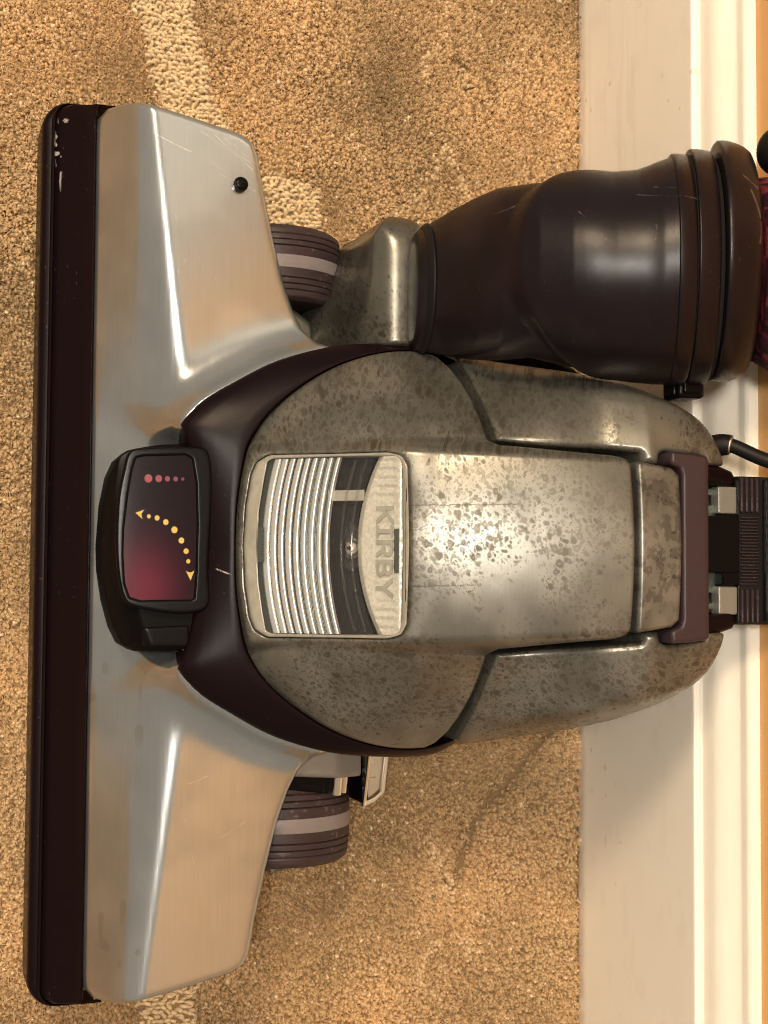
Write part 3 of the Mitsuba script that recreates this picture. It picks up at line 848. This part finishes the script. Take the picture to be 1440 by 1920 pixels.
def frost(u, v):
    flute = 0.75 * np.cos(v * 2 * np.pi / 3.35) * sstep(116.5, 119.5, u) * (1 - sstep(123.4, 124.6, u)) * (0.25 + 0.75 * sstep(17, 22, np.abs(v + 1.8)))
    grain = 0.28 * (meshkit.noise(np.column_stack([u * 1.5, v * 1.5, 0 * u])) - 0.5)
    return flute + grain + 1.0 * np.exp(-((u - 124.6) / 1.2) ** 2)


add(HL + "__frosted_strip", slab(fr, -6, -1.8, 0.55, frost), "frosted_plastic", 50)
tx = meshkit.text_mesh("KIRBY", 6.6, 0.9, bold=True)
w = tx.vertices[:, 0].max()
q = tx.vertices.copy()
sl = 54 / math.hypot(45, 54)
pts = lens_pt(117.2 + q[:, 1] * sl, 15.9 - q[:, 0] * 36.0 / w, -1.7 + q[:, 2] * 1.5)
tx = trimesh.Trimesh(pts, tx.faces, process=False)
add(HL + "__lettering", tx, "cream_plastic", False)
labels[HL + "__lettering"] = {"label": "raised capital letters on the frosted strip"}
add(HL + "__clip", slab(sbox(123.3, -10.6, 124.5, 6.2), -3, -0.2, 1.0), "dark_steel", 30)
add(HL + "__clip_001", slab(sbox(78.5, -6.5, 80.8, 7.2), -4, 0.2, 1.0), "dark_steel", 30)
# the window pane itself: one bulging clear sheet
sheet_poly = hole.buffer(0.6)
m = hf(sheet_poly, lambda u, v: z_lens(u) + 0.3 + 1.6 * (1 - ((u - 101) / 26.0) ** 2) * (1 - (v / 35.0) ** 2), 0, 1.2, 0.0, cap=False)
keepf = np.abs(m.face_normals[:, 2]) > 0.05
m.update_faces(keepf)
m.remove_unreferenced_vertices()
add(HL + "__pane", m, "clear_sheet", True)

# belt lifter ---------------------------------------------------------------------------------
BL = V + "belt_lifter"
bl = [(18.9, 0), (20.0, 17), (22.6, 29), (26, 35.6), (30.5, 38.9), (44, 40.6), (59, 41.6), (63.2, 40.4), (64.8, 37), (64.6, 0), (64.0, -34), (63.0, -39.4), (59.6, -42.0), (34.5, -42.2), (29, -39.5), (25.2, -33.0), (21.6, -22.0), (19.4, -10)]
blp = Polygon([(u_ + 4.2 * (1 - min(max((u_ - 18.9) / 20, 0), 1)), v_) for u_, v_ in bl]).buffer(0)


def bl_z(u, v):
    f = np.clip((u - 22.5 - 8 * (np.abs(v) / 42) ** 2.5) / 12, 0, 1)
    return 71 + 18 * np.sin(f * np.pi / 2) + 2.5 * np.clip((u - 30) / 34, 0, 1)


add(BL, hf(blp, bl_z, 50, 1.3, 3.4), "black_matte", 40)
labels[BL] = {"label": "glossy black plastic cover with printed dotted arrow label at the front"}
fr_o = spline([(30.2, 36.5), (36, 38.4), (56, 39.4), (60.4, 38.4), (62.2, 34), (62.6, 10), (62.2, -15), (61.4, -24.4), (34.5, -24.6), (30.0, -22.6), (27.6, -17), (26.0, -6), (25.6, 6), (26.6, 22), (28.4, 31)], 120, True)
frp = Polygon(fr_o).buffer(0)
win = [(33.2, 34.2), (36, 35.0), (52.5, 35.8), (54.8, 34.4), (56.4, 25), (57.0, 8), (56.8, -10), (56.2, -21.2), (35.6, -21.6), (31.6, -20.4), (29.7, -15), (28.9, -4), (29.0, 6), (30.4, 20), (32.0, 30)]
winp = soft(Polygon(win).buffer(0), 1.0)


def fr_z(u, v):
    return 93.0 + 4.4 * np.clip((u - 26) / 38, 0, 1) ** 0.8


add(BL + "__frame", hf(frp.difference(winp), fr_z, 70, 0.8, 1.1), "black_plastic", 40)


def lab_px(u, v):
    return u, v


def f_label(p, n, uv):
    u, v = p.x * 1000 - OX - 3.4, p.y * 1000 - OY + 2.8
    g = dr.exp(-(dr.square((u - 33.0) / 13.0) + dr.square((v + 15.0) / 17.5)))
    scr = 0.88 + 0.12 * dr.cos((u + v) * 6.5) * dr.cos((u - v) * 6.5)
    c = mix((0.010, 0.006, 0.008), (0.105, 0.016, 0.033), g * scr)
    for i, (a, b, r) in enumerate(((34.6, 29.2, 1.5), (38.6, 29.2, 1.3), (42.0, 29.2, 1.0), (45.2, 29.2, 0.9), (48.0, 29.2, 0.62))):
        k = 1 - smoothstep(r - 0.12, r + 0.12, dr.sqrt(dr.square(u - a) + dr.square((v - b) * 0.92)))
        c = mix(c, (0.26 - 0.03 * i, 0.075 - 0.006 * i, 0.095), k)
    yel = mi.Float(0)
    for a, b, r in ((35.0, 14.2, 0.75), (38.2, 13.6, 0.95), (41.6, 12.0, 1.05), (45.0, 9.0, 1.2), (47.8, 4.8, 1.1), (49.7, 0.6, 1.0), (50.6, -3.4, 0.8)):
        yel = dr.maximum(yel, 1 - smoothstep(r - 0.1, r + 0.1, dr.sqrt(dr.square(u - a) + dr.square((v - b) * 0.9))))

    def dart(cu, cv, du, dv, ln, wd):
        x = (u - cu) * du + (v - cv) * dv
        y = dr.abs(-(u - cu) * dv + (v - cv) * du)
        inside = dr.minimum(wd * (1 - x / ln) - y, x + 0.28 * (wd - y) * 0 - 0.45 * (wd - y) + 0.2)
        return smoothstep(-0.1, 0.1, dr.minimum(inside, ln - x)) * smoothstep(-0.4, 0.0, x + 0.4)
    yel = dr.maximum(yel, dart(32.6, 15.0, -0.985, 0.17, 2.9, 1.75))
    yel = dr.maximum(yel, dart(51.4, -7.4, 0.05, -0.998, 3.6, 1.55))
    return mix(c, (0.50, 0.37, 0.11), yel)


scene["label_print"] = two({"type": "principled", "base_color": proc(f_label), "roughness": 0.25, "specular": 0.045})
add(BL + "__label", hf(winp.buffer(0.3), lambda u, v: fr_z(u, v) - 0.9, 80, 1.0, 0.0), "label_print", 30)
labels[BL + "__label"] = {"label": "dark label with burgundy glow, pink dots and yellow dotted double arrow"}
add(BL + "__latch", hf(soft(Polygon([(37.0, -32.5), (55.4, -31.6), (55.6, -40.0), (37.6, -40.0)]), 0.6), lambda u, v: bl_z(u, v) + 0.7, 70, 1.2, 0.7), "black_plastic", 40)

# exhaust port -------------------------------------------------------------------------------
ex = spline([(108.5, 84), (109.5, 92), (113, 101), (120, 115), (127, 128), (133, 137.5), (139, 142.6), (145.5, 143.2), (150.5, 140), (152.4, 132), (152.2, 110), (153, 84)], 90)
exp_poly = Polygon(ex).buffer(0)


def ex_z(u, v):
    e = np.interp(v, [84, 92, 101, 115, 128, 137.5, 143], [108.5, 109.5, 113, 120, 127, 133, 141])
    ridge = 101 - 8.0 * ((u - 143) / 12.0) ** 2
    wedge = 34 + 62 * np.clip((u - e) / np.maximum(130.5 - e, 1.5), 0, 2.0)
    end = 101 - 30 * (1 - np.sqrt(np.clip(1 - np.clip((v - 124) / 20, 0, 1) ** 2, 0, 1)))
    return smin(smin(ridge, wedge, 6.0), end, 5)


add(V + "exhaust_port", hf(exp_poly, ex_z, 30, 1.2, 2.5), "port_metal", 40)
labels[V + "exhaust_port"] = {"label": "tarnished aluminium exhaust duct on the side"}

# bag adapter ----------------------------------------------------------------------------------
BA = V + "bag_adapter"
st = np.array([  # u, v centre, half width, z centre, half height
(144.0, 106, 16, 100, 12), (144.4, 106, 22.0, 101, 18), (145.8, 106.4, 25.0, 103, 20), (148, 107, 26.4, 106, 22), (152, 107.6, 27.8, 111, 23.6), (157, 108, 30.4, 117.5, 26.4), (163, 108.6, 32.8, 125, 29.2), (170, 109.4, 34.6, 132.5, 31.6), (181, 109.8, 34.6, 142, 32.2),
    (191, 108.6, 36.0, 146, 33.8), (200, 107.8, 37.4, 149.5, 35.2), (210, 106.8, 39.0, 153.5, 36.8), (219, 106.8, 41.2, 157, 38.6), (226, 108, 43.2, 159.5, 40.2), (231, 109, 44.2, 161, 41.0)])
us = np.concatenate([np.linspace(144.0, 148, 12), np.linspace(149, 231, 110)])
NT = 120
th = np.arange(NT) * 2 * np.pi / NT


LEAN = 0.42                     # the tube climbs to the rear, so its rings lean back


def lean(ring, zc):
    ring[:, 0] -= (ring[:, 2] - zc) * np.interp(ring[:, 0], [140, 150, 195], [0.12, 0.18, LEAN])
    return ring


def tube_ring(u, extra=0.0):
    vc, hv, zc, hz = (np.interp(u, st[:, 0], st[:, k]) for k in range(1, 5))
    ph = np.degrees(np.abs((th - np.pi / 2 + np.pi) % (2 * np.pi) - np.pi))
    us0 = 168.0 + 13.0 * (ph / 58.0) ** 2
    b = 4.0 * sstep(0, 1, (u - us0) / 7.5) * (1 - sstep(198, 224, u)) * (1 - sstep(80, 120, ph)) - 0.6 * (1 - sstep(80, 120, ph)) * sstep(140, 142, u) * (1 - sstep(198, 224, u))
    groove = -0.7 * math.exp(-((u - 149.6) / 0.45) ** 2)
    r = b + groove + extra
    return lean(np.column_stack([np.full(NT, u + 0.0), vc + (hv + r) * np.cos(th), zc + (hz + r) * np.sin(th)]), zc)


mt = loft(np.array([tube_ring(u) for u in us]), True, True)
add(BA, mt, "elbow_plastic", 40)
labels[BA] = {"label": "dark plum plastic bag adapter tube beside the hood"}


sr = []
for du, dr_ in ((-1.2, -6), (-1.3, 0.0), (-0.8, 0.6), (0.6, 0.9), (1.4, 0.6), (1.8, 0.0), (1.9, -6)):
    q = tube_ring(148.0 + du * 0.8, dr_)
    sr.append(q)
add(BA + "__seal", loft(np.array(sr), True, True), "black_rubber", 40)


def band(u0, u1, extra, rr, uu=None, out=243):
    rows = []
    w = u1 - u0
    vc, hv, zc, hz = 109.6, 44.4, 162.0, 41.2
    dvc = (u0 - 231) * 0.2
    for f, d in ((0, -6), (0, -rr), (0.02, -rr * 0.4), (0.08, 0), (0.35, 0.25), (0.65, 0.25), (0.92, 0), (0.98, -rr * 0.4), (1.0, -rr), (1.0, -6)):
        r = extra + d
        rows.append(lean(np.column_stack([np.full(NT, u0 + w * f), vc + dvc + (hv + r) * np.cos(th), zc + (hz + r) * np.sin(th)]), zc))
    return loft(rows, True, True)


add(BA + "__collar", band(230.6, 238.2, 0.4, 1.0), "elbow_plastic", 40)
add(BA + "__sleeve", band(236.0, 249.5, -0.6, 0.2), "dark_gap", 40)
add(BA + "__strap", band(238.6, 247.6, 1.4, 0.5), "elbow_plastic", 40)
rows = []
for f, r in ((248.6, -6), (248.5, 1.2), (248.8, 2.8), (249.6, 3.7), (251.5, 4.0), (254.0, 3.9), (257.0, 3.4), (260.0, 2.6), (262.6, 1.2), (264.0, -1.2), (264.4, -4.0), (264.4, -9)):
    k = meshkit.fbm(np.column_stack([np.cos(th) * 2.2, np.sin(th) * 2.2, np.full(NT, f * 0.15)]), 3, 8) - 0.5
    rows.append(lean(np.column_stack([np.full(NT, f), 113.6 + (43.2 + r + 0.7 * k) * np.cos(th), 165 + (39.2 + r + 0.7 * k) * np.sin(th)]), 165))
add(BA + "__rim", loft(rows, True, True), "elbow_plastic", 45)
labels[BA + "__rim"] = {"label": "torn thick rubber rim where the bag joins the adapter"}
add(BA + "__buckle", cat(rbox(237.5, 249.0, 60.0, 69.5, 146, 158.5, 1.6), rbox(239.2, 247.6, 61.7, 67.5, 156, 160.0, 0.7), rbox(236.4, 238.8, 61.0, 71.5, 148, 156, 0.8), rbox(248.0, 250.4, 61.0, 71.5, 148, 156, 0.8)), "black_plastic", 35)

# dust bag ------------------------------------------------------------------------------------------
rows = []
for f, r in ((258, 34), (264, 36.0), (269, 38), (274, 38.0), (278, 37.5), (281, 36), (283, 32), (284, 22)):
    k = meshkit.fbm(np.column_stack([np.cos(th) * 3.5, np.sin(th) * 3.5, np.full(NT, f * 0.12)]), 3, 3) - 0.5
    rows.append(lean(np.column_stack([np.full(NT, f - 4), 110 + (r * 1.04 + 5 * k) * np.cos(th), 170 + (r * 0.9 + 5 * k) * np.sin(th)]), 170 + 24))
add(V + "dust_bag", loft(rows, True, True), "bag_fabric", 50)
labels[V + "dust_bag"] = {"label": "mottled red and black fabric bag neck"}
kn = trimesh.creation.icosphere(3, 1.0)
kn.vertices *= [8.0, 9.5, 9.0]
kn.apply_translation((269.5, 156.0, 180))
add(V + "dust_bag__knot", kn, "black_rubber", True)

# wheels and the pedals beside them -----------------------------------------------------------------
def wheel(key, u, v, z, r, w, sgn):
    prof = []
    for x in np.linspace(-1, 1, 91):
        c = r - 1.6 * abs(x) ** 3 - 2.4 * np.clip(abs(x) - 0.90, 0, 1) ** 1.2 * 12
        g = sum(math.exp(-((abs(x) - q) / 0.013) ** 2) for q in (0.42, 0.58, 0.74))
        prof.append((x * w / 2, c - 0.75 * g - (0.5 if abs(x) < 0.172 else 0)))
    prof = [(-w / 2, 6)] + prof + [(w / 2, 6)]
    n = 64
    a = np.arange(n) * 2 * np.pi / n
    rows = [np.column_stack([u + b * np.cos(a), np.full(n, v + q), z + b * np.sin(a)]) for q, b in prof]
    add(key, loft(rows, True, True), "tyre_rubber", 35)
    pr2 = [(-0.17, -3), (-0.17, 0.1), (-0.14, 0.35), (0, 0.55), (0.14, 0.35), (0.17, 0.1), (0.17, -3)]
    rows = [np.column_stack([u + (r + b) * np.cos(a), np.full(n, v + q * w / 2), z + (r + b) * np.sin(a)]) for q, b in pr2]
    add(key + "__stripe", loft(rows, True, True), "stripe_plastic", 35)
    hub = loft([np.column_stack([u + b * np.cos(a), np.full(n, v + q), z + b * np.sin(a)]) for q, b in ((-w / 2 - 6, 5), (w / 2 + 6, 5))], True, True)
    add(key + "__axle", hub, "dark_steel", 35)


wheel(V + "front_wheel", 100.5, 124.5, 29.5, 33.5, 33, 1)
wheel(V + "front_wheel_001", 105.5, -117.5, 30.5, 34.0, 36, -1)
for k2 in ("front_wheel", "front_wheel_001"):
    labels[V + k2] = {"label": "plum rubber wheel with a pale stripe"}
add(V + "wheel_fork", hf(soft(Polygon([(92, 84), (118, 84), (116, 100), (108, 106), (96, 106)]), 2), lambda u, v: 52 + 0 * u, 20, 2.5, 3), "dark_steel", 35)

add(V + "pedal_housing", hf(soft(Polygon([(96, -78), (136.6, -80), (136.8, -97.5), (96, -95.0)]), 1.2), lambda u, v: np.where(u < 123, 74, 74 - (u - 123) * 0.8), 30, 1.6, 2.0), "grey_casting", 35)
labels[V + "pedal_housing"] = {"label": "grey metal block above the chrome height pedal"}
chp = soft(Polygon([(98, -92.8), (129.2, -95.4), (130.2, -97), (130.0, -101.5), (127.5, -104.0), (121, -104.3), (98, -101.2)]), 1.0)
add(V + "height_pedal", hf(chp, lambda u, v: 68.5 - 0.25 * (np.abs(v) - 93) - 0.9 * np.clip((u - 121) / 4, 0, 2) ** 2 + 0.5 * np.cos((u - 121) * 2.2) * (u > 118), 52, 0.9, 2.4), "black_plastic", 40)
ep = np.column_stack([np.full(12, 125.0), np.linspace(-95.0, -104.2, 12), np.linspace(66.8, 64.0, 12)])
add(V + "height_pedal__edge", cat(sweep(ep, 2.3, 18), sweep(ep + [3.6, 0.3, -1.2], 1.2, 14)), "chrome", 60)
labels[V + "height_pedal"] = {"label": "shiny chrome height pedal above the wheel"}
# the framed plate behind the wheel
th_b = math.radians(24)


def plate_local(m, off):
    """x across, y along -v, standing plate leaning back"""
    v = np.asarray(m.vertices)
    out = np.column_stack([143.0 + v[:, 0] * math.cos(th_b) + 0.08 * (v[:, 1] - 0) * -1, -84.5 - v[:, 1], 53 - v[:, 0] * math.sin(th_b) + v[:, 2] - 0.10 * v[:, 1]])
    return trimesh.Trimesh(out, m.faces[:, ::-1], process=False)


def flip_ok(m):
    if m.volume < 0:
        m.invert()
    return m


outer = soft(Polygon([(0, 0), (12.5, 0), (12.3, 22.5), (7.0, 26.3), (0.2, 28.2)]), 0.5)
inner = Polygon([(2.2, 2.0), (9.7, 2.0), (9.6, 21.2), (6.0, 23.6), (2.2, 24.8)])
add(V + "badge_plate__frame", flip_ok(plate_local(hf(outer.difference(inner), lambda u, v: 1.5 + 0 * u, -1.5, 1.2, 0.8), 0)), "chrome", 35)
add(V + "badge_plate", flip_ok(plate_local(hf(inner.buffer(0.4), lambda u, v: 0.2 + 0 * u, -1.4, 1.5, 0), 0)), "dull_steel", 35)
labels[V + "badge_plate"] = {"label": "small chrome framed plate behind the lower wheel"}
add(V + "badge_plate__mark", flip_ok(plate_local(hf(sbox(2.4, 3.2, 6.4, 9.4), lambda u, v: 0.6 + 0 * u, 0.0, 1.5, 0.25), 0)), "dull_steel", 35)
add(V + "badge_plate__mark_001", flip_ok(plate_local(hf(sbox(2.4, 15.2, 6.2, 20.6), lambda u, v: 0.6 + 0 * u, 0.0, 1.5, 0.25), 0)), "dull_steel", 35)
add(V + "badge_plate__backing", rbox(140.4, 143.6, -111, -80, 30, 51, 0.8), "black_plastic", 30)
